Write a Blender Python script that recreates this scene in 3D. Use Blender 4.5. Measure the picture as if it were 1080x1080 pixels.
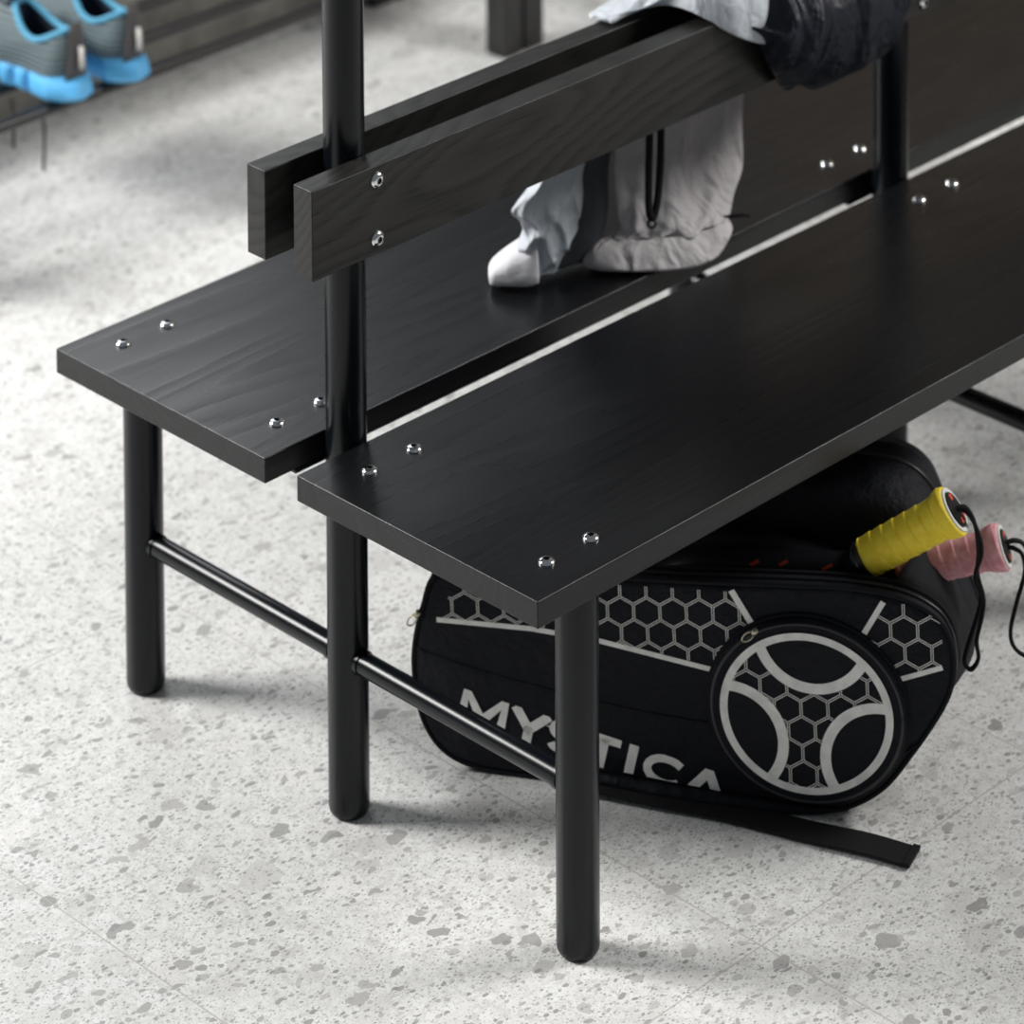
import bpy, bmesh, math, random
from mathutils import Vector, Matrix, noise
random.seed(7)
for o in list(bpy.data.objects): bpy.data.objects.remove(o)
SC = bpy.context.scene
COL = SC.collection
PI = math.pi

# ------------------------------------------------------------------ camera
cd = bpy.data.cameras.new('camera'); cam = bpy.data.objects.new('camera', cd); COL.objects.link(cam)
cam.location = (-2.84459, -3.10969, 2.60026)
cam.rotation_euler = (1.50085, 0.00501, -0.78818)
cd.sensor_width = 36; cd.lens = 3992.66/1080*36
cd.shift_x = (540-538.07)/1080; cd.shift_y = (-1240.68-540)/1080
cd.clip_start = .05; cd.clip_end = 100
cd.dof.use_dof = True; cd.dof.focus_distance = 4.08; cd.dof.aperture_fstop = 5.4
SC.camera = cam
# ------------------------------------------------------------------ light
w = bpy.data.worlds.new('world'); SC.world = w; w.use_nodes = True
nt = w.node_tree; bg = nt.nodes['Background']
bg.inputs[0].default_value = (.84, .92, 1, 1); bg.inputs[1].default_value = .145
def area(name, loc, target, sx, sy, power, col=(1, 1, 1)):
    l = bpy.data.lights.new(name, 'AREA'); l.shape = 'RECTANGLE'; l.size = sx; l.size_y = sy
    l.energy = power; l.color = col
    o = bpy.data.objects.new(name, l); COL.objects.link(o); o.location = loc
    o.rotation_euler = (Vector(target)-Vector(loc)).to_track_quat('-Z', 'Y').to_euler()
    return o
area('window_light', (-2.1, 3.0, 2.9), (.1, .1, .2), 1.5, 1.3, 268, (1, .985, .965))
area('side_window_light', (2.9, -2.0, 2.9), (.4, .1, .3), 1.3, 1.1, 112, (1, .985, .96))
area('rear_window_light', (1.9, 3.9, 3.1), (.2, .5, .4), 2.2, 1.6, 42, (.95, .98, 1))
SC.view_settings.view_transform = 'Standard'; SC.view_settings.look = 'None'
SC.view_settings.exposure = 0; SC.view_settings.gamma = 1; SC.view_settings.use_curve_mapping = False

# ------------------------------------------------------------------ materials
def mat(name, col=(.5, .5, .5), rough=.5, metal=0, spec=.5):
    m = bpy.data.materials.new(name); m.use_nodes = True
    b = m.node_tree.nodes['Principled BSDF']
    b.inputs['Base Color'].default_value = (*col, 1); b.inputs['Roughness'].default_value = rough
    b.inputs['Metallic'].default_value = metal; b.inputs['Specular IOR Level'].default_value = spec
    return m
class NT:
    """small node helper"""
    def __init__(s, m): s.t = m.node_tree; s.b = s.t.nodes['Principled BSDF']
    def n(s, kind, ins=None, **kw):
        x = s.t.nodes.new(kind)
        for k, v in kw.items(): setattr(x, k, v)
        for k, v in (ins or {}).items():
            if isinstance(v, bpy.types.NodeSocket): s.t.links.new(v, x.inputs[k])
            else: x.inputs[k].default_value = v
        return x
    def math(s, op, a, b=0., clamp=False):
        return s.n('ShaderNodeMath', {0: a, 1: b}, operation=op, use_clamp=clamp).outputs[0]
    def mix(s, f, a, b):
        x = s.n('ShaderNodeMix', data_type='RGBA')
        for i, v in ((0, f), (6, a), (7, b)):
            if isinstance(v, bpy.types.NodeSocket): s.t.links.new(v, x.inputs[i])
            else: x.inputs[i].default_value = v if i == 0 else (*v, 1)
        return x.outputs[2]
    def ramp(s, f, stops):
        x = s.n('ShaderNodeValToRGB', {0: f}); e = x.color_ramp.elements
        while len(e) < len(stops): e.new(.5)
        for i, (p, c) in enumerate(stops): e[i].position = p; e[i].color = (c, c, c, 1) if not isinstance(c, tuple) else (*c, 1)
        return x.outputs[0]
    def obj(s, scale=(1, 1, 1), loc=(0, 0, 0)):
        t = s.n('ShaderNodeTexCoord').outputs['Object']
        return s.n('ShaderNodeMapping', {0: t, 'Location': loc, 'Scale': scale}).outputs[0]
    def set(s, k, v): s.t.links.new(v, s.b.inputs[k])
    def bump(s, h, strength=.3, dist=.001):
        s.set('Normal', s.n('ShaderNodeBump', {'Height': h, 'Strength': strength, 'Distance': dist}).outputs[0])

def wood(name, base, line, seed, stretch=.55, rough=.34, n_lines=26, amt=.8, bmp=.14):
    m = mat(name, base, rough, 0, .36); N = NT(m)
    v = N.obj((stretch, 5.5, 5.5), (seed, seed*1.7, 0))
    f = N.n('ShaderNodeTexNoise', {'Vector': v, 'Scale': 1., 'Detail': 1.0, 'Roughness': .4}).outputs[0]
    fine = N.n('ShaderNodeTexNoise', {'Vector': N.obj((9, 420, 420)), 'Scale': 1., 'Detail': 2}).outputs[0]
    k = N.math('ADD', N.math('MULTIPLY', f, n_lines), N.math('MULTIPLY', fine, .4))
    s_ = N.math('FRACT', k)
    ring = N.ramp(s_, [(0, 1.), (.3, .45), (.75, .0), (1, .9)])
    ff = N.ramp(fine, [(.35, 0.), (.65, 1.)])
    t = N.math('MULTIPLY', ring, N.math('ADD', N.math('MULTIPLY', ff, .8), .2))
    N.set('Base Color', N.mix(N.math('MULTIPLY', t, amt), base, line))
    r = N.math('ADD', N.math('MULTIPLY', t, .12), rough); N.set('Roughness', r)
    N.bump(N.math('MULTIPLY', N.math('ADD', t, N.math('MULTIPLY', ff, .4)), -1), bmp, .0005)
    return m
SEAT_M = wood('black_ash_seat', (.0050, .0055, .0068), (.0020, .0020, .0022), 3.1, .5, .27, 20, .8)
BACK_M = wood('black_ash_back', (.0195, .0188, .0175), (.0030, .0029, .0028), 8.3, 1.3, .38, 24, 1.0)
STEEL = mat('black_lacquered_steel', (.0028, .0045, .0065), .26, 0, .30)
RUB = mat('black_rubber', (.004, .0045, .005), .45)
CHROME = mat('zinc_plated_steel', (.82, .84, .84), .16, 1)
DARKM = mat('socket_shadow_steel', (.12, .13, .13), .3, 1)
RACKM = mat('dark_rack_steel', (.011, .010, .011), .35, 0, .5)

def terrazzo():
    m = mat('terrazzo', (.7, .7, .68), .42, 0, .35); N = NT(m)
    p = N.obj()
    wn = N.n('ShaderNodeTexNoise', {'Vector': p, 'Scale': 38., 'Detail': 2.}).outputs['Color']
    def warped(amp):
        q = N.n('ShaderNodeVectorMath', {0: wn, 1: (.5, .5, .5)}, operation='SUBTRACT').outputs[0]
        q = N.n('ShaderNodeVectorMath', {0: q, 'Scale': amp}, operation='SCALE').outputs[0]
        return N.n('ShaderNodeVectorMath', {0: p, 1: q}, operation='ADD').outputs[0]
    cloud = N.n('ShaderNodeTexNoise', {'Vector': p, 'Scale': 26., 'Detail': 5., 'Roughness': .7}).outputs[0]
    c = N.mix(N.ramp(cloud, [(.35, 0.), (.62, 1.)]), (.76, .755, .735), (.86, .86, .845))
    # (scale, max radius in cells, share of cells with a chip, dark, light, warp)
    gr = N.n('ShaderNodeTexNoise', {'Vector': p, 'Scale': 120., 'Detail': 3., 'Roughness': .8, 'Distortion': .3}).outputs[0]
    c = N.mix(N.math('MULTIPLY', N.ramp(gr, [(.50, 0.), (.57, 1.)]), .36), c, (.53, .525, .50))
    gr2 = N.n('ShaderNodeTexNoise', {'Vector': p, 'Scale': 48., 'Detail': 4., 'Roughness': .85, 'Distortion': .8}).outputs[0]
    c = N.mix(N.math('MULTIPLY', N.ramp(gr2, [(.55, 0.), (.59, 1.)]), .40), c, (.50, .49, .47))
    for i, (sc, rad, share, lo, hi, wv, soft, st, el, ro) in enumerate(((14, .46, .50, .58, .86, .045, .03, .6, 1.4, .4), (22, .34, .22, .30, .70, .035, .03, .85, 1.5, 1.1),
             (42, .36, .28, .28, .62, .020, .04, .85, 1.6, 2.), (85, .40, .36, .24, .52, .012, .06, .8, 1.6, .1), (170, .42, .40, .24, .52, .007, .08, .75, 1.5, .9), (300, .45, .42, .30, .58, .004, .12, .5, 1.3, 1.9))):
        mp = N.n('ShaderNodeMapping', {0: warped(wv), 'Rotation': (0, 0, ro), 'Scale': (1., el, 1.)}).outputs[0]
        vo = N.n('ShaderNodeTexVoronoi', {'Vector': mp, 'Scale': float(sc), 'Randomness': 1.}, feature='F1', voronoi_dimensions='2D')
        sep = N.n('ShaderNodeSeparateColor', {0: vo.outputs['Color']})
        r1, r2, r3 = sep.outputs[0], sep.outputs[1], sep.outputs[2]
        present = N.math('LESS_THAN', r1, share)
        radius = N.math('MULTIPLY', N.math('ADD', N.math('MULTIPLY', r2, .75), .25), rad)
        edge = N.math('SUBTRACT', radius, vo.outputs['Distance'])
        msk = N.math('MULTIPLY', N.math('DIVIDE', edge, soft, True), present)
        tone = N.n('ShaderNodeMapRange', {0: r3, 3: lo, 4: hi}).outputs[0]
        cc = N.n('ShaderNodeCombineColor', {0: tone, 1: N.math('MULTIPLY', tone, .985), 2: N.math('MULTIPLY', tone, .955)}).outputs[0]
        c = N.mix(N.math('MULTIPLY', msk, st), c, cc)
    xyz = N.n('ShaderNodeSeparateXYZ', {0: p})
    def joint(s, off, per, wd):
        f = N.math('FRACT', N.math('DIVIDE', N.math('ADD', s, 10*per-off), per))
        d = N.math('MULTIPLY', N.math('MINIMUM', f, N.math('SUBTRACT', 1., f)), per)
        return N.math('LESS_THAN', d, wd)
    j = N.math('MAXIMUM', joint(xyz.outputs[0], .147, .4955, .0011), joint(xyz.outputs[1], -.503, 1.0085, .0011))
    c = N.mix(N.math('MULTIPLY', j, .75), c, (.50, .475, .43))
    N.set('Base Color', c)
    return m
FLOOR_M = terrazzo()

# ------------------------------------------------------------------ mesh helpers
class MB:
    def __init__(s): s.v = []; s.f = []; s.m = []
    def add(s, vs, fs, mi=0):
        b = len(s.v); s.v += [tuple(x) for x in vs]; s.f += [tuple(i+b for i in f) for f in fs]; s.m += [mi]*len(fs); return s
    def box(s, x0, x1, y0, y1, z0, z1, bev=0, seg=2, mi=0):
        bm = bmesh.new(); bmesh.ops.create_cube(bm, size=1)
        for v in bm.verts: v.co = Vector(((x0+x1)/2+v.co.x*(x1-x0), (y0+y1)/2+v.co.y*(y1-y0), (z0+z1)/2+v.co.z*(z1-z0)))
        if bev: bmesh.ops.bevel(bm, geom=bm.edges[:], offset=bev, segments=seg, profile=.5, affect='EDGES')
        bm.verts.index_update()
        s.add([v.co for v in bm.verts], [[v.index for v in f.verts] for f in bm.faces], mi); bm.free(); return s
    def rings(s, R, cap0=True, cap1=True, mi=0, closed=True):
        n = len(R[0]); vs = [p for r in R for p in r]; fs = []
        for k in range(len(R)-1):
            for i in range(n if closed else n-1):
                j = (i+1) % n
                fs.append((k*n+i, k*n+j, (k+1)*n+j, (k+1)*n+i))
        if cap0: fs.append(tuple(reversed(range(n))))
        if cap1: fs.append(tuple((len(R)-1)*n+i for i in range(n)))
        return s.add(vs, fs, mi)
    def tube(s, pts, r, seg=16, mi=0, flat=None, round_end=0):
        pts = [Vector(p) for p in pts]; R = []; prev = None
        for i, p in enumerate(pts):
            t = (pts[min(i+1, len(pts)-1)]-pts[max(i-1, 0)]).normalized()
            if prev is None:
                a = Vector((0, 0, 1)) if abs(t.z) < .9 else Vector((1, 0, 0)); u = t.cross(a).normalized()
            else: u = (prev-t*prev.dot(t)).normalized()
            prev = u; v = t.cross(u); rr = r[i] if isinstance(r, (list, tuple)) else r
            fl = flat if flat else 1
            R.append([p+(u*math.cos(2*PI*k/seg)+v*math.sin(2*PI*k/seg)*fl)*rr for k in range(seg)])
        return s.rings(R, mi=mi)
    def build(s, name, mats, parent=None, smooth=True, angle=40):
        me = bpy.data.meshes.new(name); me.from_pydata(s.v, [], s.f); me.update()
        o = bpy.data.objects.new(name, me); COL.objects.link(o)
        for x in (mats if isinstance(mats, (list, tuple)) else [mats]): me.materials.append(x)
        bm = bmesh.new(); bm.from_mesh(me); bmesh.ops.recalc_face_normals(bm, faces=bm.faces[:]) if not getattr(s, 'keep', False) else None
        bm.to_mesh(me); bm.free()
        for i, p in enumerate(me.polygons): p.material_index = s.m[i]; p.use_smooth = smooth
        if smooth and angle < 180: me.set_sharp_from_angle(angle=math.radians(angle))
        if parent is not None:
            o.parent = parent; o.matrix_parent_inverse = Matrix.Translation(-parent.location)
        return o
def wn(o):
    md = o.modifiers.new('w', 'WEIGHTED_NORMAL'); md.keep_sharp = False; md.weight = 100
    return o
def thing(name, label, cat, loc=(0, 0, 0), group=None):
    o = bpy.data.objects.new(name, None); COL.objects.link(o); o.location = loc; o.empty_display_size = .1
    o['label'] = label; o['category'] = cat
    if group: o['group'] = group
    return o
def cr(pts, n, closed=False):
    """catmull-rom"""
    P = [Vector(p) for p in pts]; out = []; m = len(P) if closed else len(P)-1
    for i in range(m):
        g = (lambda k: P[k % len(P)]) if closed else (lambda k: P[max(0, min(len(P)-1, k))])
        a, b, c, d = g(i-1), g(i), g(i+1), g(i+2)
        for k in range(n):
            t = k/n
            out.append(.5*((2*b)+(c-a)*t+(2*a-5*b+4*c-d)*t*t+(3*b-a-3*c+d)*t**3))
    if not closed: out.append(P[-1])
    return out

# ------------------------------------------------------------------ floor
f = MB(); f.add([(-6, -6, 0), (8, -6, 0), (8, 8, 0), (-6, 8, 0)], [(0, 1, 2, 3)])
fo = f.build('floor', FLOOR_M, smooth=False); fo['kind'] = 'structure'

wb = MB(); wb.box(3.6, 3.7, -3.5, 2.75, 0, 3.2)
wo = wb.build('wall_right', mat('warm_brown_wall', (.20, .155, .115), .8), smooth=False); wo['kind'] = 'structure'
# ------------------------------------------------------------------ bench
H, D, T, G = .45, .3798, .0303, .0269      # seat height, depth, thickness, half gap
XO, YL, RD, L = .1007, .3669, .0239, .9856  # overhang, leg row, tube radius, bay length
bench = thing('changing_room_bench', 'black double-sided changing room bench with ash seats, backrests and tubular steel frame', 'bench', (0, 0, 0))
XE = 2*L+XO
for s in (-1, 1):
    b = MB().box(-XO, XE, min(s*G, s*(G+D)), max(s*G, s*(G+D)), H-T, H, .0014, 3)
    o = wn(b.build('seat', SEAT_M, bench, True, 180))
    o['label'] = 'near seat board' if s < 0 else 'rear seat board'
ZB, HB, TB, XB = .7856, .1039, .0312, .0992
for s in (-1, 1):
    y0, y1 = s*(RD+.0001), s*(RD+TB)
    o = wn(MB().box(-XB, XE, min(y0, y1), max(y0, y1), ZB-HB, ZB, .0014, 3).build('backrest', BACK_M, bench, True, 180))
    o['label'] = 'near backrest board' if s < 0 else 'rear backrest board'
def leg_mesh(x, y, top):
    return MB().rings([[(x+r*math.cos(2*PI*k/48), y+r*math.sin(2*PI*k/48), z) for k in range(48)]
        for r, z in ((RD-.007, .0005), (RD-.003, .002), (RD-.0008, .006), (RD, .011), (RD, top))])
def bolt(x, y, z, axis='z', r=.0096):
    prof = [(r*1.0, 0), (r*1.0, .0008), (r*.93, .0022), (r*.75, .0036), (r*.5, .0043), (r*.40, .0044), (r*.40, .0020), (0.0001, .0018)]
    def rg(a, b, n=24, hexa=False):
        out = []
        for k in range(n):
            t = 2*PI*k/n; rr = a
            c, s_ = rr*math.cos(t), rr*math.sin(t)
            out.append((x+c, y+s_, z+b) if axis == 'z' else (x+c, y-b, z+s_))
        return out
    m = MB(); m.rings([rg(a, b) for a, b in prof[:6]], False, False, 0)
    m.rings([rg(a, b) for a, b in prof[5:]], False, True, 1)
    return m
for k in range(3):
    x = k*L
    leg_mesh(x, 0, 1.72).build('post', STEEL, bench)
    for s in (-1, 1):
        leg_mesh(x, s*YL, H-T-.0045).build('leg', STEEL, bench)
        m = MB().tube([(x, s*(RD-.004), .1882), (x, s*(YL-RD+.004), .1882)], .0132, 28)
        # small weld collars at both ends
        for yy in (RD+.0005, YL-RD-.0005):
            m.tube([(x, s*(yy-.003), .1882), (x, s*(yy+.003), .1882)], .0148, 28)
        m.build('stretcher', STEEL, bench)
        MB().box(x-.055, x+.055, min(s*(RD+.002), s*(YL+.012)), max(s*(RD+.002), s*(YL+.012)), H-T-.005, H-T-.0002, .0008, 1).build('mounting_plate', STEEL, bench)
        if k < 2:
            for y in (G+.0519, G+D-.0492):
                for dx in (-.0368, .0322):
                    bolt(x+dx, s*y, H).build('bolt', [CHROME, DARKM], bench)
    if k < 2:
        for z in (.7683, .6997):
            bolt(x, -RD-TB, z, 'y').build('bolt', [CHROME, DARKM], bench)

# ------------------------------------------------------------------ padel bag
E_ = Vector((.539, -.8423, 0)).normalized(); NB = Vector((-E_.y, E_.x, 0)); O_ = Vector((.155, -.05, 0))
def B(s, h, o=0): return O_+E_*s+NB*o+Vector((0, 0, h))
NYL = mat('black_nylon', (.0030, .0042, .0082), .66, 0, .25)
N = NT(NYL)
wv = N.n('ShaderNodeTexNoise', {'Vector': N.obj(), 'Scale': 14., 'Detail': 4., 'Roughness': .6}).outputs[0]
fi = N.n('ShaderNodeTexNoise', {'Vector': N.obj(), 'Scale': 900., 'Detail': 1.}).outputs[0]
N.bump(N.math('ADD', wv, N.math('MULTIPLY', fi, .04)), .8, .02)
GREYN = mat('charcoal_nylon', (.0085, .0092, .0115), .75, 0, .18)
WEB = mat('black_webbing', (.009, .009, .0105), .75, 0, .25)
N = NT(WEB); N.bump(N.n('ShaderNodeTexWave', {'Vector': N.obj(), 'Scale': 220., 'Distortion': .5}).outputs[0], .4, .0008)
PRINT = mat('silver_print', (.72, .72, .69), .5, 0, .4)
N = NT(PRINT); N.set('Base Color', N.ramp(N.n('ShaderNodeTexNoise', {'Vector': N.obj(), 'Scale': 60., 'Detail': 4.}).outputs[0], [(.3, (.74, .74, .71)), (.6, (.90, .90, .86))]))
ZIPM = mat('zip_teeth', (.03, .03, .033), .35, .3)
GOLD = mat('pale_brass', (.55, .50, .38), .3, 1)
TAGM = mat('grey_tag', (.10, .10, .105), .6)

bag = thing('padel_bag', 'black padel racket bag with silver honeycomb print lying under the bench', 'sports bag', tuple(O_))
OUT = [(-.046, .235), (-.062, .195), (-.072, .15), (-.073, .11), (-.064, .06), (-.040, .024), (0, .007), (.07, .004), (.16, .003), (.25, .003),
       (.34, .003), (.42, .006), (.474, .034), (.512, .083), (.553, .154), (.561, .205), (.546, .245), (.505, .267), (.447, .273), (.36, .268),
       (.25, .260), (.114, .252), (0, .246)]
ol = [(p.x, p.y) for p in cr([(a, b, 0) for a, b in OUT], 6, True)]
def inset(loop, d):
    n = len(loop); out = []
    for i in range(n):
        a, b = loop[i-3], loop[(i+3) % n]; t = Vector((b[0]-a[0], b[1]-a[1])); t.normalize()
        out.append((loop[i][0]+t.y*-d if False else loop[i][0]-(t.y)*d, loop[i][1]+t.x*d))
    return out
ar = sum(ol[i][0]*ol[(i+1) % len(ol)][1]-ol[(i+1) % len(ol)][0]*ol[i][1] for i in range(len(ol)))
SG = 1 if ar > 0 else -1
cen = (.25, .14)
def scl(loop, k): return [(cen[0]+(a-cen[0])*k, cen[1]+(b-cen[1])*k) for a, b in loop]
def body(loop, levels, name, mt, front_fill=(.75, .5, .25), wob=0.0, back_o=None):
    m = MB(); R = []
    l0 = inset(loop, SG*levels[0][0])
    for k in reversed(front_fill): R.append([B(a, b, levels[0][1]+wob*noise.noise(Vector((a*9, b*9, 3)))) for a, b in scl(l0, k)])
    for d, o in levels: R.append([B(a, b, o) for a, b in inset(loop, SG*d)])
    lb = inset(loop, SG*levels[-1][0])
    for k in (.6, .2): R.append([B(a, b, levels[-1][1]) for a, b in scl(lb, k)])
    m.rings(R); return m.build(name, mt, bag, True, 60)
body(ol, [(.008, .0), (.003, .002), (0, .006), (0, .028), (.004, .034)], 'front_panel', NYL)
# rear compartment
OUT2 = [(-.060, .30), (-.070, .2), (-.072, .1), (-.052, .03), (0, .006), (.2, .004), (.42, .006), (.50, .045), (.555, .105), (.573, .155), (.555, .21),
        (.532, .262), (.512, .305), (.478, .328), (.42, .333), (.3, .332), (.1, .328), (-.03, .325)]
ol2 = [(p.x, p.y) for p in cr([(a, b, 0) for a, b in OUT2], 6, True)]
body(ol2, [(.030, .125), (.014, .132), (.004, .150), (0, .18), (0, .235), (.006, .262), (.022, .282), (.05, .29)], 'rear_compartment', NYL)
# gusset between the two, open at the top
n2 = len(ol); i0 = 17*6+3; idx = [(i0-k) % n2 for k in range(0, n2)]
def seg_gusset():
    # runs from the top right corner down, along the bottom and up the left end
    keep = [ol[i] for i in range(n2)]
    m = MB(); R = []
    a = 0; b = 17*6+2
    for o, g in ((.030, -.002), (.045, -.004), (.07, .0), (.1, .006), (.126, .010), (.135, .004)):
        t = (o-.03)/.105
        row = []
        for i in range(a, b+1):
            p = ol[i]; q = inset(ol, 0)[i]
            tx = inset(ol, -SG*g)[i] if False else None
            # blend toward the nearest point of the rear outline
            w_ = min(ol2, key=lambda z: (z[0]-p[0])**2+(z[1]-p[1])**2)
            row.append(B(p[0]*(1-t)+w_[0]*t, max(.002, p[1]*(1-t)+w_[1]*t), o))
        R.append(row)
    m.rings(R, False, False, 0, False)
    o = m.build('gusset', GREYN, bag, True, 180)
    md = o.modifiers.new('s', 'SOLIDIFY'); md.thickness = .003; md.offset = 0
seg_gusset()
def loop_tube(loop, o, r, name, mt, ins=0, a=0, b=None, closed=True):
    pts = [B(x, y, o) for x, y in inset(loop, SG*ins)]
    if closed: pts = pts+pts[:2]
    else: pts = [pts[i % len(pts)] for i in range(a, b)]
    return MB().tube(pts, r, 8).build(name, mt, bag, True, 180)
loop_tube(ol, .0035, .0030, 'piping', GREYN, -.0005)
loop_tube(ol, .032, .0032, 'piping', GREYN, .000)
loop_tube(ol, .018, .0022, 'zip_track', ZIPM, -.001, 13*6, 23*6, False)
loop_tube(ol2, .2, .0024, 'zip_track', ZIPM, -.001, 8*6, 18*6, False)

# ---- honeycomb print, stripes and lettering: flat strips on the front panel
EPS = -.0009
def strip(m, p, q, wd, o=EPS, mi=0):
    p = Vector((p[0], p[1])); q = Vector((q[0], q[1])); t = (q-p)
    if t.length < 1e-6: return
    t.normalize(); n_ = Vector((-t.y, t.x))*wd/2
    c = [p-n_, q-n_, q+n_, p+n_]; m.add([B(a.x, a.y, o) for a in c], [(0, 1, 2, 3)], mi)
def inpoly(P, x, y):
    r = False
    for i in range(len(P)):
        (x1, y1), (x2, y2) = P[i], P[i-1]
        if (y1 > y) != (y2 > y) and x < (x2-x1)*(y-y1)/(y2-y1)+x1: r = not r
    return r
def hexes(m, c, v1, v2, inside, o, rng=12):
    v1 = Vector(v1); v2 = Vector(v2); c = Vector(c)
    # centres of the six vertices of a cell
    vs = [(v1+v2)/3, (v2+(v2-v1))/3, (-v1+(v2-v1))/3]
    vs = vs+[-a for a in vs]
    done = set()
    for i in range(-rng, rng+1):
        for j in range(-rng, rng+1):
            ce = c+v1*i+v2*j
            for k in range(6):
                a = ce+vs[k]; b = ce+vs[(k+1) % 6]
                key = tuple(sorted([(round(a.x, 4), round(a.y, 4)), (round(b.x, 4), round(b.y, 4))]))
                kk = (round(key[0][0]+key[1][0], 3), round(key[0][1]+key[1][1], 3))
                if kk in done: continue
                done.add(kk)
                if not (inside(a.x, a.y) or inside(b.x, b.y) or inside((a.x+b.x)/2, (a.y+b.y)/2)): continue
                t = (b-a).normalized(); n_ = Vector((-t.y, t.x))
                for sgn in (-1, 1):
                    run = None
                    K = 16
                    for q in range(K+1):
                        p_ = a.lerp(b, q/K)+n_*sgn*.00115
                        if inside(p_.x, p_.y):
                            if run is None: run = p_
                            last = p_
                        elif run is not None:
                            strip(m, run, last, .0009, o); run = None
                    if run is not None: strip(m, run, last, .0009, o)
hv1, hv2 = (.031, .0026), (.0166, -.0252)
pr = MB(); pr.keep = True
LP = [(-.040, .184), (.068, .186), (.147, .182), (.289, .163), (.335, .214), (.305, .257), (.2, .252), (0, .240), (-.03, .215)]
R0 = (.394, .127); RP = .112
def in_l(x, y): return inpoly(LP, x, y) and math.hypot(x-R0[0], y-R0[1]) > RP+.004
hexes(pr, (.237, .223), hv1, hv2, in_l, EPS)
RP_ = [(.479, .268), (.458, .224), (.494, .174), (.548, .196), (.550, .243), (.525, .262)]
pr2 = MB(); pr2.keep = True
hexes(pr2, (.505, .232), hv1, hv2, lambda x, y: inpoly(RP_, x, y), EPS)
for m_, a, b, wd in ((pr, (-.045, .183), (.068, .185), .006), (pr, (.068, .185), (.147, .180), .006), (pr, (.147, .180), (.292, .159), .006),
                 (pr, (.305, .258), (.333, .214), .0075), (pr2, (.481, .264), (.459, .224), .0065), (pr2, (.492, .171), (.549, .194), .006)):
    strip(m_, a, b, wd, EPS-.0003)
pr.build('honeycomb_print', PRINT, bag, False); pr2.build('honeycomb_print', PRINT, bag, False)
# lettering
def letters():
    A = lambda *p: list(p)
    def arc(cx, cy, rx, ry, a0, a1, n=14): return [(cx+rx*math.cos(math.radians(a0+(a1-a0)*k/n)), cy+ry*math.sin(math.radians(a0+(a1-a0)*k/n))) for k in range(n+1)]
    # strokes in unit cells: x right, y up 0..1
    G_ = {'M': [[(.0, 0), (.0, 1), (.5, .2), (1, 1), (1, 0)]], 'Y': [[(0, 1), (.5, .42), (1, 1)], [(.5, .5), (.5, 0)]],
          'S': [arc(.5, .74, .42, .22, 20, 180)+arc(.5, .74, .42, .24, 180, 270)+arc(.5, .26, .42, .24, 90, 0)+arc(.5, .26, .42, .22, 0, -160)],
          'T': [[(0, .9), (1, .9)], [(.5, .9), (.5, 0)]], 'I': [[(.5, 1), (.5, 0)]],
          'C': [arc(.52, .5, .5, .44, 42, 318)], 'A': [[(0, 0), (.5, .94), (1, 0)], [(.22, .24), (.78, .24)]]}
    base = Vector((-.012, .1025)); end = Vector((.2885, .0375)); dx = (end-base).normalized(); dy = Vector((-dx.y, dx.x)); TL = (end-base).length
    hgt = .040
    m = MB(); m.keep = True
    for ch, x0, x1 in (('M', -.006, .185), ('Y', .187, .358), ('S', .338, .462), ('T', .480, .645), ('I', .648, .705), ('C', .718, .900), ('A', .878, 1.062)):
        wdt = (x1-x0)*TL; th = .0112
        for li, st in enumerate(G_[ch]):
            pts = []
            for a, b in st:
                x = x0*TL + th*.5 + a*(wdt-th)
                y = -hgt + b*hgt
                y = min(y, -.0002) if ch not in 'SC' else -hgt+.004+b*(hgt-.006)
                p = base+dx*x+dy*y
                pts.append(p)
            n = len(pts); L1 = []; L2 = []
            for i, p in enumerate(pts):
                t1 = (pts[i]-pts[i-1]).normalized() if i else (pts[1]-pts[0]).normalized()
                t2 = (pts[i+1]-pts[i]).normalized() if i < n-1 else t1
                nn = Vector((-t1.y, t1.x))+Vector((-t2.y, t2.x)); nn.normalize()
                k = min(1/max(.35, nn.dot(Vector((-t1.y, t1.x)))), 2.0)
                tt = th*(.62 if (ch == 'A' and li == 1) else .85 if ch in 'SC' else 1)
                L1.append(p+nn*k*tt/2); L2.append(p-nn*k*tt/2)
            for i in range(n-1):
                K = 6
                for q in range(K):
                    quad = [L1[i].lerp(L1[i+1], q/K), L1[i].lerp(L1[i+1], (q+1)/K), L2[i].lerp(L2[i+1], (q+1)/K), L2[i].lerp(L2[i+1], q/K)]
                    # clip at the cap line and the baseline (square letter ends)
                    out = []
                    for lim, sg in ((0, 1), (-hgt, -1)):
                        new = []
                        for z in range(4 if not out else len(out)):
                            src = out or quad
                            a_, b_ = src[z], src[(z+1) % len(src)]
                            da = ((a_-base).dot(dy)-lim)*sg; db = ((b_-base).dot(dy)-lim)*sg
                            if da <= 0: new.append(a_)
                            if (da < 0 < db) or (db < 0 < da): new.append(a_.lerp(b_, da/(da-db)))
                        out = new
                        if len(out) < 3: break
                    if len(out) < 3: continue
                    # hidden below the bottom fold of the panel
                    new = []
                    for z in range(len(out)):
                        a_, b_ = out[z], out[(z+1) % len(out)]
                        da, db = fold(a_.x)-a_.y, fold(b_.x)-b_.y
                        if da <= 0: new.append(a_)
                        if (da < 0 < db) or (db < 0 < da): new.append(a_.lerp(b_, da/(da-db)))
                    if len(new) >= 3: m.add([B(a_.x, a_.y, EPS-.0002) for a_ in new], [tuple(range(len(new)))])
    m.build('lettering', PRINT, bag, False)
def fold(s): return .0245-.077*(s-.17)
letters()
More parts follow.
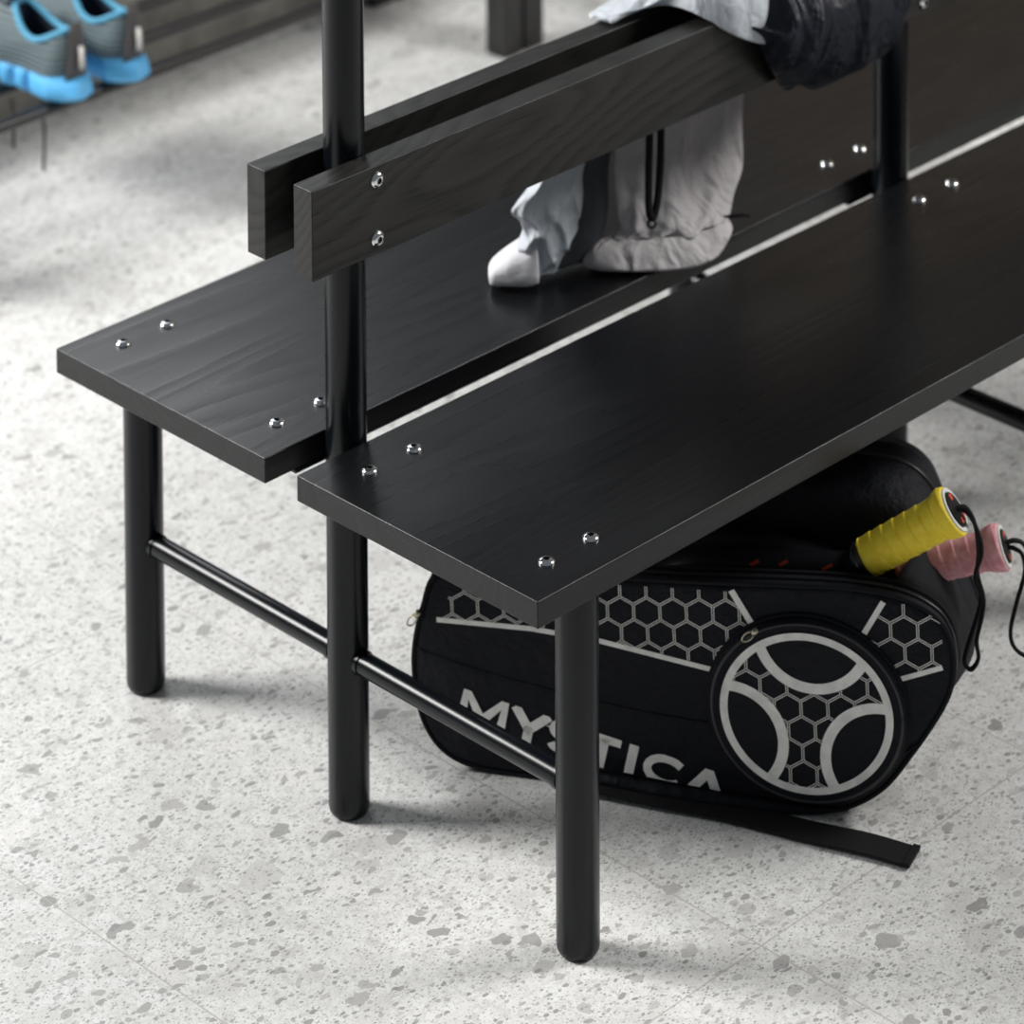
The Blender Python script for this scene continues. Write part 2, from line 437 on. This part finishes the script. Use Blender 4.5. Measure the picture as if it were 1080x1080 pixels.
# bottom fold of the panel: a sagging roll of fabric below the lettering
pts = cr([(.02, .022, .006), (.10, .014, .0), (.16, .012, -.003), (.25, .008, -.006), (.33, .007, -.006), (.40, .007, -.003), (.44, .010, .004)], 8)
MB().tube([B(p.x, p.y, p.z) for p in pts], [.003+.006*math.sin(PI*min(1, i/len(pts)*1.1)) for i in range(len(pts))], 14).build('bottom_fold', NYL, bag, True, 180)
# seams
for q in ([(-.070, .145), (.0, .128), (.113, .110), (.2, .1), (.282, .095)], [(.495, .085), (.507, .088), (.518, .097)]):
    MB().tube([B(p.x, p.y, -.0003) for p in cr([(a, b, 0) for a, b in q], 8)], .0011, 6).build('seam', NYL, bag, True, 180)

# round pocket
def ring_pts(r, o, n=72): return [B(R0[0]+r*math.cos(2*PI*k/n), R0[1]+r*.955*math.sin(2*PI*k/n), o) for k in range(n)]
PO = -.011
m = MB(); m.rings([ring_pts(r, o) for r, o in ((.116, .001), (.1165, -.004), (.114, -.009), (.108, -.0115), (.1045, PO), (.09, PO-.0004), (.05, PO-.0008), (.01, PO-.001))], False, True)
pk = m.build('round_pocket', NYL, bag, True, 180)
for rr, oo, wd, mt_, nm in ((.1165, -.001, .0030, GREYN, 'piping'), (.1105, -.0105, .0020, ZIPM, 'zip_track')):
    q = ring_pts(rr, oo); MB().tube(q+q[:2], wd, 8).build(nm, mt_, bag, True, 180)
PP = PO-.0018
m = MB(); m.keep = True
def prt(r, a): return (R0[0]+r*math.cos(a), R0[1]+r*.955*math.sin(a))
RI, RO = .0915, .1005
for k in range(96):
    a, b = 2*PI*k/96, 2*PI*(k+1)/96
    m.add([B(*p, PP) for p in (prt(RI, a), prt(RO, a), prt(RO, b), prt(RI, b))], [(0, 1, 2, 3)])
arcs = []
for ang in (86, 205, 330):
    a = math.radians(ang); c_ = (math.cos(a)*.1, math.sin(a)*.1*.955)
    arcs.append(c_)
    ri, ro = .058, .0705
    for k in range(96):
        t0, t1 = 2*PI*k/96, 2*PI*(k+1)/96
        q = [(c_[0]+r_*math.cos(t), c_[1]+r_*math.sin(t)) for r_, t in ((ri, t0), (ro, t0), (ro, t1), (ri, t1))]
        # keep what lies inside the ring
        if min(math.hypot(x, y/.955) for x, y in q) > RI+.003: continue
        q = [(x, y) if math.hypot(x, y/.955) < RO-.003 else (x*(RO-.003)/math.hypot(x, y/.955), y*(RO-.003)/math.hypot(x, y/.955)) for x, y in q]
        m.add([B(R0[0]+x, R0[1]+y, PP-.0001) for x, y in q], [(0, 1, 2, 3)])
def in_p(x, y):
    x -= R0[0]; y -= R0[1]
    if math.hypot(x, y/.955) > RI+.001: return False
    return all(math.hypot(x-c[0], y-c[1]) > .0705 for c in arcs)
hexes(m, (.389, .106), hv1, hv2, in_p, PP+.0002)
m.build('pocket_print', PRINT, bag, False)
# zip pulls
def pull(p, d, name='zip_pull'):
    p = Vector(p); d = Vector(d).normalized()
    m = MB(); m.tube([p-d*.004, p+d*.004], .0036, 10)
    q = [p+d*(.010+.008*math.cos(2*PI*k/16))+d.cross(Vector((-.7, -.7, .1))).normalized()*.0042*math.sin(2*PI*k/16) for k in range(16)]
    m.tube(q+q[:2], .0011, 6); m.build(name, GOLD, bag, True, 180)
pull(B(.334, .217, -.010), B(.318, .205, -.014)-B(.334, .217, -.010))
pull(B(-.068, .188, -.002), B(-.086, .165, -.006)-B(-.068, .188, -.002))
m = MB(); m.box(-.006, .006, -.001, .001, -.022, 0, .001, 1)
o = m.build('zip_pull', GREYN, bag); o.matrix_parent_inverse = Matrix(); o.location = B(.372, .322, .150)-O_; o.rotation_euler = (.1, 0, math.atan2(E_.y, E_.x))
# hanging strap on the floor
m = MB(); c_ = cr([(.225, -.165, .010), (.262, -.24, .007), (.300, -.315, .005), (.335, -.405, .0045), (.362, -.470, .006), (.383, -.527, .004)], 10)
R = []
for i, p in enumerate(c_):
    t = (c_[min(i+1, len(c_)-1)]-c_[max(i-1, 0)]).normalized(); sd = Vector((t.y, -t.x, 0)).normalized()*.0195; up = Vector((0, 0, .0012))
    R.append([p-sd-up, p+sd-up, p+sd+up, p-sd+up])
m.rings(R); st = m.build('floor_strap', WEB, bag, True, 30); st['label'] = 'loose webbing strap lying on the floor'
m = MB(); R = []
for i, p in enumerate(c_[-7:]):
    t = (c_[-1]-c_[-3]).normalized(); sd = Vector((t.y, -t.x, 0)).normalized()*.020; up = Vector((0, 0, .0012)); p = p+Vector((0, 0, .0022))
    R.append([p-sd-up, p+sd-up, p+sd+up, p-sd+up])
m.rings(R[-3:]); m.build('strap_hem', WEB, bag, True, 30)

# ------------------------------------------------------------------ padel rackets
REDP = mat('orange_red_print', (.62, .07, .03), .5)
CARB = mat('black_carbon', (.006, .006, .008), .45, 0, .2)
WHT = mat('white_grip_tape', (.72, .74, .70), .5)
def gripmat(name, c1, c2, rough):
    m = mat(name, c1, rough, 0, .3); N = NT(m)
    f = N.n('ShaderNodeTexNoise', {'Vector': N.obj(), 'Scale': 110., 'Detail': 2.}).outputs[0]
    N.set('Base Color', N.mix(N.ramp(f, [(.35, 0.), (.7, 1.)]), c1, c2)); N.bump(f, .12 if rough < .7 else .3, .001); return m
YEL = gripmat('yellow_overgrip', (.92, .68, .035), (.98, .78, .07), .55)
PNK = gripmat('pink_overgrip', (.72, .30, .34), (.86, .46, .50), .85)
def racket(label, S, Eb, r0, gm, cord_pts, marks):
    S = Vector(S); Eb = Vector(Eb); ax = (Eb-S).normalized(); Ln = (Eb-S).length
    rk = thing('padel_racket', label, 'racket', tuple(S), 'padel rackets in the bag')
    u = NB-ax*NB.dot(ax); u.normalize(); v = ax.cross(u)
    m = MB(); R = []; n = 40; K = 120
    for k in range(K+1):
        t = k/K; z = t*Ln
        ph = (t*7.5) % 1
        r = r0*(.96+.07*t) 
        fl = max(0, (t-.80)/.14); fl = min(1, fl); r += r0*.20*(fl*fl*(3-2*fl))
        if t > .975: r -= r0*.10*((t-.975)/.025)**2
        if t < .02: r -= .002
        ring = []
        for i in range(n):
            a = 2*PI*i/n
            # spiral lap of the tape
            ph = (t*7.5-a/(2*PI)) % 1
            rr = r + (.0011*ph if ph < .97 else .0002)
            ring.append(S+ax*z+(u*math.cos(a)*.9+v*math.sin(a)*1.04)*rr)
        R.append(ring)
    m.rings(R); m.build('grip', gm, rk, True, 50)
    rr = r0*1.12
    # butt: white rim and dark cap
    def rg(r, z): return [S+ax*z+(u*math.cos(2*PI*i/n)*.9+v*math.sin(2*PI*i/n)*1.04)*r for i in range(n)]
    MB().rings([rg(rr*1.0, Ln-.001), rg(rr*.98, Ln+.0022), rg(rr*.86, Ln+.0026), rg(rr*.80, Ln+.0012)], False, True).build('grip_rim', WHT, rk, True, 60)
    cap = MB().rings([rg(rr*.80, Ln+.0013), rg(rr*.76, Ln+.0035), rg(rr*.3, Ln+.0040)], False, True).build('butt_cap', CARB, rk, True, 60)
    m = MB()
    for a0, a1, q0, q1 in ((.9, 1.5, .42, .7), (-2.2, -1.6, .38, .66), (-1.2, -.8, .5, .7)):
        c = [S+ax*(Ln+.0043)+(u*math.cos(a)*.9+v*math.sin(a)*1.04)*q*rr for a, q in ((a0, q0), (a1, q0), (a1, q1), (a0, q1))]
        m.add(c, [(0, 1, 2, 3)])
    m.build('cap_mark', REDP, rk, False)
    # collar
    MB().tube([S-ax*.012, S-ax*.008, S+ax*.001], [r0*.80, r0*.90, r0*.93], 32).build('collar', RUB, rk)
    MB().tube([S-ax*.0065, S-ax*.0050], r0*.935, 32).build('collar_ring', DARKM, rk)
    # body: throat and teardrop head, extruded, in the plane (ax, v)
    prof = [(0, .012), (.015, .015), (.03, .024), (.06, .041), (.10, .064), (.145, .088), (.19, .104), (.24, .110), (.28, .108), (.31, .082), (.328, .045), (.333, 0)]
    sm = cr([(a, b, 0) for a, b in prof], 4)
    lp = [(p.x, p.y) for p in sm]+[(p.x, -p.y) for p in reversed(sm[:-1])]
    wdir = u
    p0 = S-ax*.008; th = .0155
    R = []
    for d, o in ((.006, -th), (0, -th+.005), (0, th-.005), (.006, th)):
        row = []
        for a, b in lp:
            k = 1-d/.12
            row.append(p0-ax*(.16+(a-.16)*k)+v*b*k+wdir*o)
        R.append(row)
    MB().rings(R).build('racket_head', CARB, rk, True, 50)
    # bright print marks on the rim side facing the viewer
    for a, b, la, lb in marks:
        m = MB(); m.keep = True
        q = p0-ax*a+v*b-wdir*(th+.0006)
        m.add([q-ax*la-v*lb, q+ax*la-v*lb, q+ax*la+v*lb, q-ax*la+v*lb], [(0, 1, 2, 3)])
        m.build('rim_mark', REDP, rk, False)
    if cord_pts:
        o = MB().tube(cr(cord_pts, 8), .0040, 8, flat=.6).build('wrist_cord', WEB, rk, True, 180)
    return rk
racket('padel racket with yellow overgrip sticking out of the bag', (.449, -.401, .2815), (.502, -.488, .351), .0228, YEL,
       [(.503, -.489, .353), (.512, -.498, .354), (.519, -.505, .335), (.522, -.508, .303), (.522, -.507, .275), (.527, -.512, .246), (.526, -.511, .224),
        (.521, -.507, .195), (.523, -.508, .173), (.517, -.502, .160), (.511, -.497, .169), (.514, -.500, .19), (.520, -.506, .218), (.525, -.510, .246),
        (.519, -.506, .272), (.525, -.511, .303), (.519, -.506, .333), (.511, -.497, .350), (.503, -.489, .352)],
       [(.032, .018, .007, .0018), (.075, .046, .006, .002), (.105, .062, .006, .0022)])
racket('padel racket with pink overgrip lying behind the yellow one', (.508, -.401, .242), (.5755, -.5035, .285), .0210, PNK,
       [(.580, -.503, .283), (.588, -.510, .280), (.595, -.516, .272), (.597, -.518, .250), (.590, -.512, .215), (.585, -.507, .181), (.588, -.510, .161),
        (.598, -.520, .150), (.609, -.530, .153), (.613, -.534, .187), (.606, -.527, .244), (.597, -.519, .282), (.588, -.510, .290), (.579, -.502, .286)], [])

# ------------------------------------------------------------------ jacket
def fabric(name, c, rough=.6, nz=.25, spec=.35, fold=0):
    m = mat(name, c, rough, 0, spec); N = NT(m)
    f = N.n('ShaderNodeTexNoise', {'Vector': N.obj(), 'Scale': 45., 'Detail': 3., 'Distortion': .6}).outputs[0]
    g = N.n('ShaderNodeTexNoise', {'Vector': N.obj(), 'Scale': 700.}).outputs[0]
    h = N.math('ADD', f, N.math('MULTIPLY', g, .03))
    if fold:
        k = N.n('ShaderNodeTexNoise', {'Vector': N.obj((26, 26, 7), (3, 0, 0)), 'Scale': 1., 'Detail': 1.5, 'Distortion': 1.2}).outputs[0]
        h = N.math('ADD', h, N.math('MULTIPLY', k, fold))
    N.bump(h, nz, .01); return m
JL = fabric('pale_grey_shell', (.62, .66, .71), .5, .45, .4, 1.5)
JG = fabric('warm_grey_jersey', (.58, .55, .555), .75, .6, .3, 3.)
JW = fabric('white_cuff', (.80, .79, .82), .85, .2, .2)
JLN = fabric('dark_grey_lining', (.055, .06, .07), .6)
JD = fabric('navy_black_shell', (.009, .0115, .021), .5, .5, .3, 2.)
jk = thing('jacket', 'grey and black sports jacket draped over the backrests', 'jacket', (.62, 0, .45))
def nz(p, s, seed=0): return noise.noise(Vector((p[0]*s+seed, p[1]*s, p[2]*s)))
def cloth(R, name, mt, closed, thick=.0022, parent=None, caps=(False, False)):
    o = MB().rings(R, caps[0], caps[1], 0, closed).build(name, mt, parent or jk, True, 180)
    if thick:
        md = o.modifiers.new('s', 'SOLIDIFY'); md.thickness = thick; md.offset = 0
    md = o.modifiers.new('u', 'SUBSURF'); md.levels = 1; md.render_levels = 1
    return o
# pale yoke over both boards
hem = cr([(.469, .054, .7905), (.505, .030, .797), (.540, .012, .801), (.556, -.008, .800), (.562, -.040, .796), (.585, -.066, .776), (.618, -.076, .757), (.650, -.080, .748), (.675, -.085, .77)], 6)
rear = cr([(.470, .058, .791), (.525, .066, .793), (.548, .078, .780), (.565, .086, .76), (.585, .092, .74), (.61, .096, .73), (.64, .098, .72), (.68, .1, .715), (.71, .1, .71)], 6)
R = []
nn = len(hem)
for i in range(nn):
    t = i/(nn-1); h, r = hem[i], rear[i]
    top = .792+.085*min(1, t*1.7)**1.25
    mid = (h+r)/2; row = []
    c = [r, Vector((r.x+.01, .070, max(r.z, .79)+.03*min(1, 1.5*t))), Vector((mid.x+.01, .035, top)), Vector((h.x+.012, (h.y+.02)*.5, top-.006)), Vector((h.x+.006, h.y*.92-.004, h.z+(top-h.z)*.45)), h]
    for k, p in enumerate(cr(c, 6)):
        q = p.copy(); a = math.sin(PI*min(1, k/30))
        q.z += .010*nz(p, 16)*a*min(1, 3*t)+.004*math.sin(p.x*150+p.y*60)*a*min(1, t*3)
        q.z = max(q.z, .7895) if q.y > -.058 else q.z
        row.append(q)
    R.append(row)
cloth(R, 'shoulder_panel', JL, False)
# dark sleeve hanging in front of the near backrest
hemd = cr([(.612, .764), (.636, .752), (.648, .729), (.668, .692), (.700, .666), (.722, .667), (.752, .652), (.80, .651), (.847, .657), (.870, .664), (.880, .688), (.889, .71), (.893, .738)], 7)
R = []; nn = len(hemd)
for i in range(nn):
    t = i/(nn-1); hx, hz = hemd[i].x, hemd[i].y
    tx = .640+(hx-.612)*.86+.01*t
    e0 = min(1, t/.10); bul = (.022+.018*math.sin(PI*t))*e0
    c = [Vector((tx, .085, .73)), Vector((tx, .075, .82)), Vector((tx, .03, .850+.018*e0)), Vector((tx, -.035-.005*e0, .842+.018*e0)), Vector((tx+.1*(hx-tx), -.068-.017*e0-bul*.3, .805+.01*e0)), Vector((tx+.45*(hx-tx), -.070-.018*e0-bul, .775-.005*e0)), Vector((hx, -.080-bul*.7, hz+(.04 if hz < .7 else .015))), Vector((hx+.002, -.066, hz))]
    row = []
    C_ = cr(c, 6); K = len(C_)-1
    for k, p in enumerate(C_):
        s_ = k/K; a = min(1, max(0, (s_-.35)/.3))*(1-.5*max(0, s_-.85)/.15)
        # folds fan out from the top edge
        w1 = t*8.5+1.4*s_*(1-t)+.35*nz((t*5, s_*3, 0), 1, 8); w2 = t*15-3.2*s_+.5*nz((t*6, s_*4, 1), 1, 2)
        fan = (1-abs(math.sin(w1)))**2.2*1.3-.4+((1-abs(math.sin(w2)))**2.5-.3)*.8*min(1, t*2)
        d = a*(.013*fan+.009*nz((t*2.6, s_*1.6, 0), 1.6, 4))
        q = p+Vector((-.25*d, -d*1.2, .25*d))
        if q.z < .80 and q.y < 0: q.y = min(q.y, -.0615)
        if abs(q.y) < .060: q.z = max(q.z, .792)
        row.append(q)
    R.append(row)
cloth(R, 'dark_sleeve', JD, False)
# tubes that hang behind the backrests down to the rear seat
TO = Vector((-.707, -.704, 0))
def hang(rows, name, mt, folds, dep, seed=0, caps=(False, True), n=56, sub=5, thick=.002):
    Ls = cr([r[0] for r in rows], sub); Rs = cr([r[1] for r in rows], sub); Dp = cr([(r[2], r[3] if len(r) > 3 else 0, 0) for r in rows], sub)
    R = []; K = len(Ls)-1
    for k in range(K+1):
        a, b = Ls[k], Rs[k]; c = (a+b)/2; hw = (b-a)/2; d = Dp[k].x; fam = Dp[k].y; t = k/K; ring = []
        for i in range(n):
            an = 2*PI*i/n; ca, sa = math.cos(an), math.sin(an)
            p = c+hw*(abs(ca)**.85*(1 if ca > 0 else -1))+TO*d*sa
            fo = folds(t, ca, sa)*fam+.006*nz(p, 22, seed)*fam*1.5
            p = p+TO*fo*(.4+.6*abs(sa))*(1 if sa >= 0 else -1)
            p.z = max(p.z, .4535) if (p.y > .026 or p.y < -.026) else p.z
            ring.append(p)
        R.append(ring)
    return cloth(R, name, mt, True, 0, caps=caps)
# warm grey lower body with gathered hem band
hang([((.575, .105, .75), (.84, .1, .75), .016, .3), ((.569, .1, .655), (.812, .1, .62), .024, .5), ((.553, .098, .581), (.790, .090, .567), .030, 1), ((.545, .09, .542), (.764, .066, .512), .034, 1),
      ((.543, .083, .510), (.722, .043, .497), .036, 1.0), ((.545, .078, .492), (.690, .022, .488), .034, .9), ((.530, .08, .4835), (.676, .014, .481), .028, .7)],
     'body_panel', JG, lambda t, c, s: .022*((1-abs(math.sin(c*2.6-1.5*t+.9)))**1.8-.3)+.014*((1-abs(math.sin(c*5.5+2.4*t+2)))**2-.3)*(.4+t)+.005*max(0, t-.78)*4.5*math.sin(c*21), .03, 2)
hang([((.530, .08, .4855), (.676, .014, .4835), .026, .3), ((.503, .088, .480), (.680, .012, .478), .033, .25), ((.491, .094, .467), (.672, .004, .470), .036, .2), ((.494, .096, .458), (.640, -.004, .456), .033, .1), ((.505, .094, .454), (.612, .002, .450), .022, 0)],
     'hem_band', JG, lambda t, c, s: .006*math.sin(c*5+1)+.004*math.sin(c*13+3*t)*(1-t), .03, 5)
# pale sleeve with cuff, and the dark lining panel beside it
hang([((.47, .105, .75), (.56, .105, .75), .014, .3), ((.452, .1, .662), (.535, .1, .641), .022, .6), ((.424, .105, .591), (.508, .105, .58), .026, 1), ((.379, .108, .561), (.503, .1, .545), .028, 1.2),
      ((.398, .113, .540), (.495, .1, .52), .030, 1.4), ((.410, .12, .522), (.488, .1, .503), .030, 1.4), ((.408, .128, .500), (.480, .1, .487), .028, 1.4), ((.412, .13, .480), (.480, .103, .470), .025, 1), ((.414, .13, .462), (.462, .106, .458), .02, .6)],
     'sleeve', JL, lambda t, c, s: .014*((1-abs(math.sin(7*t+2.2*c)))**2-.3)+.009*((1-abs(math.sin(c*4.5-9*t)))**2-.3), .03, 9)
R = []
for (a, b, d) in [(Vector(a), Vector(b), d) for a, b, d in zip(
        cr([(.436, .118, .520), (.420, .130, .503), (.402, .140, .492), (.386, .149, .479), (.381, .152, .469)], 4),
        cr([(.431, .110, .4535), (.412, .114, .454), (.398, .13, .454), (.386, .146, .4535), (.382, .15, .456)], 4),
        [.028-.012*(i/16)**3 for i in range(17)])]:
    c_ = (a+b)/2; h_ = (a-b)/2; ring = []
    for i in range(32):
        an = 2*PI*i/32; ca, sa = math.cos(an), math.sin(an)
        p = c_+h_*(abs(ca)**.7*(1 if ca > 0 else -1))+TO*d*(abs(sa)**.8*(1 if sa > 0 else -1))
        p = p+TO*.004*nz(p, 40, 3)
        p.z = max(p.z, .4532); ring.append(p)
    R.append(ring)
cloth(R, 'cuff', JW, True, 0, caps=(True, True))
hang([((.53, .112, .75), (.585, .112, .75), .010, .2), ((.505, .112, .64), (.575, .112, .62), .016, .4), ((.488, .113, .58), (.558, .110, .565), .020, .6), ((.478, .113, .53), (.550, .104, .52), .022, .6), ((.470, .115, .49), (.535, .1, .485), .024, .6), ((.450, .118, .463), (.512, .1, .460), .020, .4)],
     'lining_panel', JLN, lambda t, c, s: .003*math.sin(c*5+4*t), .02, 6)
# zip of the side pocket
zp = [(.571, .053, .640), (.560, .045, .59), (.552, .038, .553), (.549, .034, .534), (.556, .034, .527), (.566, .036, .545), (.578, .042, .585), (.588, .05, .632)]
zp = [Vector(p)+TO*.021 for p in zp]
MB().tube(cr(zp, 8), .0048, 8).build('pocket_zip', WEB, jk, True, 180)
c_ = Vector(zp[4])+TO*.003+Vector((-.003, .0, -.006))
q = [c_+Vector((.0035*math.cos(2*PI*k/16), -.0035*math.cos(2*PI*k/16), .005*math.sin(2*PI*k/16))) for k in range(16)]
MB().tube(q+q[:2], .0016, 6).build('zip_pull', WEB, jk, True, 180)
MB().tube([(.672, .016, .486), (.690, .004, .487), (.700, -.002, .485)], .0025, 8).build('drawcord', WEB, jk, True, 180)

# ------------------------------------------------------------------ shoe racks in the background
PANELM = mat('mottled_grey_brown_sheet', (.20, .19, .17), .7); N = NT(PANELM)
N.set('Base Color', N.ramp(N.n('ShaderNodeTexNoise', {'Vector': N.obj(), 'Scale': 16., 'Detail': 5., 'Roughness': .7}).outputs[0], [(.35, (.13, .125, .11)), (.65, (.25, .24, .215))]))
def rack(x0, x1, label, panel):
    rk = thing('shoe_rack', label, 'shoe rack', (x0, 1.6, 0), None)
    for y in (1.447, 1.557, 1.667, 1.777):
        m = MB(); m.tube([(x0+.04, y, .2), (x1-.04, y, .2)], .0105, 16); m.build('rail', RACKM, rk)
    if panel: MB().box(x0, x1, 1.815, 1.827, .0, .235, .001, 1).build('added_dark_sheet', PANELM, rk, False)  # assumed dark sheet, put in for the dark strip behind the rails
    for x in (x0, x1-.046):
        for y in (1.447, 1.777):
            MB().box(x, x+.046, y-.023, y+.023, 0, .30, .003, 2).build('post', RACKM, rk)
        MB().box(x+.008, x+.038, 1.47, 1.754, .185, .215, .002, 1).build('side_bar', RACKM, rk)
    return rk
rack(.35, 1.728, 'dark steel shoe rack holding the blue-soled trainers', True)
rack(1.734, 2.9, 'dark steel rack standing beyond the shoe rack, only its post showing', False)

# ------------------------------------------------------------------ trainers
SOLE = mat('bright_blue_foam', (.11, .47, .85), .6)
UPP = mat('teal_grey_mesh', (.075, .105, .115), .7)
N = NT(UPP)
wv_ = N.n('ShaderNodeTexWave', {'Vector': N.obj((1, .35, 1)), 'Scale': 38., 'Distortion': 2.5, 'Detail': 1.}, bands_direction='Z').outputs[0]
N.set('Base Color', N.mix(N.ramp(wv_, [(.3, 0.), (.6, 1.)]), (.045, .060, .068), (.17, .23, .25)))
LIN = mat('sky_blue_collar', (.10, .38, .58), .7)
INN = mat('dark_lining', (.012, .022, .04), .9)
HEEL = mat('brown_grey_heel', (.075, .068, .070), .6)
REFL = mat('pale_heel_strip', (.62, .60, .57), .5)
def outline(y, Lh=.29):
    """half widths (left, right) of the sole at distance y from the heel"""
    t = max(0, min(1, y/Lh))
    wdt = .036*(min(1, t/.10))**.5 if t < .1 else .036-.004*math.sin(PI*min(1, (t-.1)/.4))+.011*max(0, min(1, (t-.35)/.3))
    if t > .72: wdt *= math.sqrt(max(0, 1-((t-.72)/.28)**2.2))
    return wdt
def foot_loop(n, shrink=0, y0=0, y1=.29, sx=1):
    pts = []
    for k in range(n):
        a = 2*PI*k/n
        t = (1-math.cos(a))/2
        y = y0+(y1-y0)*t
        wv = outline(.29*t)*sx-shrink
        pts.append((max(.001, wv)*(1 if a < PI else -1), y))
    return pts
def shoe(label, x, y, rz, z=.2115):
    sh = thing('running_shoe', label, 'shoe', (x, y, z), 'blue-soled trainers on the rack')
    c, s = math.cos(rz), math.sin(rz)
    W = lambda px, py, pz: (x+(px*c-py*s)*1.07, y+(px*s+py*c)*1.07, z+pz*1.07)
    n = 64
    def soft(px, py): return px, py
    # sole: scalloped lugs
    m = MB(); R = []
    for zz, d, lug in ((.000, .005, 1), (.004, .000, 1), (.013, -.004, 1), (.024, -.004, .8), (.032, -.002, .3), (.036, .003, 0)):
        row = []
        for k in range(160):
            px, py = foot_loop(160, d, -.004+d, .294-d)[k]
            ph = (py-.070)/.031
            g = (abs(math.sin(PI*ph)) if py > .062 else 1)
            gg = 1-(1-min(1, g*1.5))*lug*.5
            row.append(W(px*gg, py-(.014*max(0, 1-py/.03))*(1-abs(zz/.036-.35)), zz+.010*max(0, (py-.22)/.07)**2+(0 if g > .45 else max(0, .026-zz)*(1-g/.45))))
        R.append(row)
    m.rings(R); m.build('sole', SOLE, sh, True, 50)
    # upper
    def collar_pt(k):
        a = 2*PI*k/n; t = (1-math.cos(a))/2
        py = .006+.118*t; px = .029*math.sin(a)*(.85+.15*math.sin(PI*t))
        pz = .104-.026*math.sin(PI*min(1, t*1.05))**1.3+.012*t
        return px, py, pz
    R = []; K = 12
    for j in range(K+1):
        t = j/K; row = []
        for k in range(n):
            a = 2*PI*k/n
            sx, sy = foot_loop(n, .002, .002, .286)[k]
            if k in (0,): sx = 0
            cx, cy, cz = collar_pt(k)
            fw = (1-math.cos(a))/2
            e = t**(1.0+.5*fw)
            bulge = math.sin(PI*t)*(.004+.002*fw)
            px = sx*(1-e)+cx*e; py = sy*(1-e)+cy*e
            pz = .031+(cz-.031)*(t**(1-.25*fw)) + .018*math.sin(PI*t)*max(0, fw-.4)
            px += math.copysign(bulge, sx) if abs(sx) > .002 else 0
            if fw < .1: py -= bulge*.8
            row.append(W(px, py, pz))
        R.append(row)
    up = MB().rings(R, True, False).build('upper', UPP, sh, True, 180)
    col = [W(*collar_pt(k)) for k in range(n)]
    MB().tube(col+col[:2], .0048, 10).build('collar', LIN, sh, True, 180)
    R = []
    for zz, sc in ((0, .95), (.03, .96), (.06, .9), (.066, .3)):
        row = []
        for k in range(n):
            cx, cy, cz = collar_pt(k); row.append(W(cx*sc, .065+(cy-.065)*sc, cz-zz*(cz-.03)/.075))
        R.append(row)
    MB().rings(R, False, True).build('lining', INN, sh, True, 180)
    # heel counter with pale strip and pull tab
    R = []
    for j in range(7):
        t = j/6; zz = .033+(.115-.033)*t; row = []
        for a in range(-6, 7):
            an = a/6*(.62-.22*t); rx = .036-.010*t
            row.append(W(rx*math.sin(an), .022-.029*math.cos(an)*(1-.12*t)-.0035*math.sin(PI*t), zz))
        R.append(row)
    o = MB().rings(R, False, False, 0, False).build('heel_counter', HEEL, sh, True, 180)
    md = o.modifiers.new('s', 'SOLIDIFY'); md.thickness = .004; md.offset = 1
    MB().tube([W(0, -.0145, .050), W(0, -.0155, .065), W(0, -.0140, .083)], .0052, 10, flat=.6).build('reflective_strip', REFL, sh, True, 180)
    # tongue and laces
    R = []
    for j in range(6):
        t = j/5; R.append([W(q*.022*(1-.2*t), .175-.055*t, .074+.052*t+.004*math.cos(q*1.5)) for q in (-1, -.5, 0, .5, 1)])
    o = MB().rings(R, False, False, 0, False).build('tongue', INN, sh, True, 180)
    md = o.modifiers.new('s', 'SOLIDIFY'); md.thickness = .005
    for j in range(4):
        yy = .135+.022*j; zz = .107-.012*j
        MB().tube([W(-.026, yy, zz-.016), W(-.012, yy+.004, zz+.001), (W(.012, yy-.004, zz+.001)), W(.026, yy, zz-.016)], .0022, 6).build('lace', RUB, sh, True, 180)
    return sh, W
s1, W1 = shoe('teal running shoe with blue sole, nearer the left edge, black lace hanging below it', .738, 1.424, .05)
s2, W2 = shoe('teal running shoe with blue sole at the end of the rack, right of its twin', .848, 1.418, .05)
for pts in ([(.703, 1.462, .214), (.703, 1.462, .19), (.706, 1.4615, .155), (.702, 1.46, .098)], [(.664, 1.49, .214), (.668, 1.49, .18), (.667, 1.49, .135)]):
    MB().tube(cr(pts, 6), .0026, 8).build('lace', RUB, s1, True, 180)
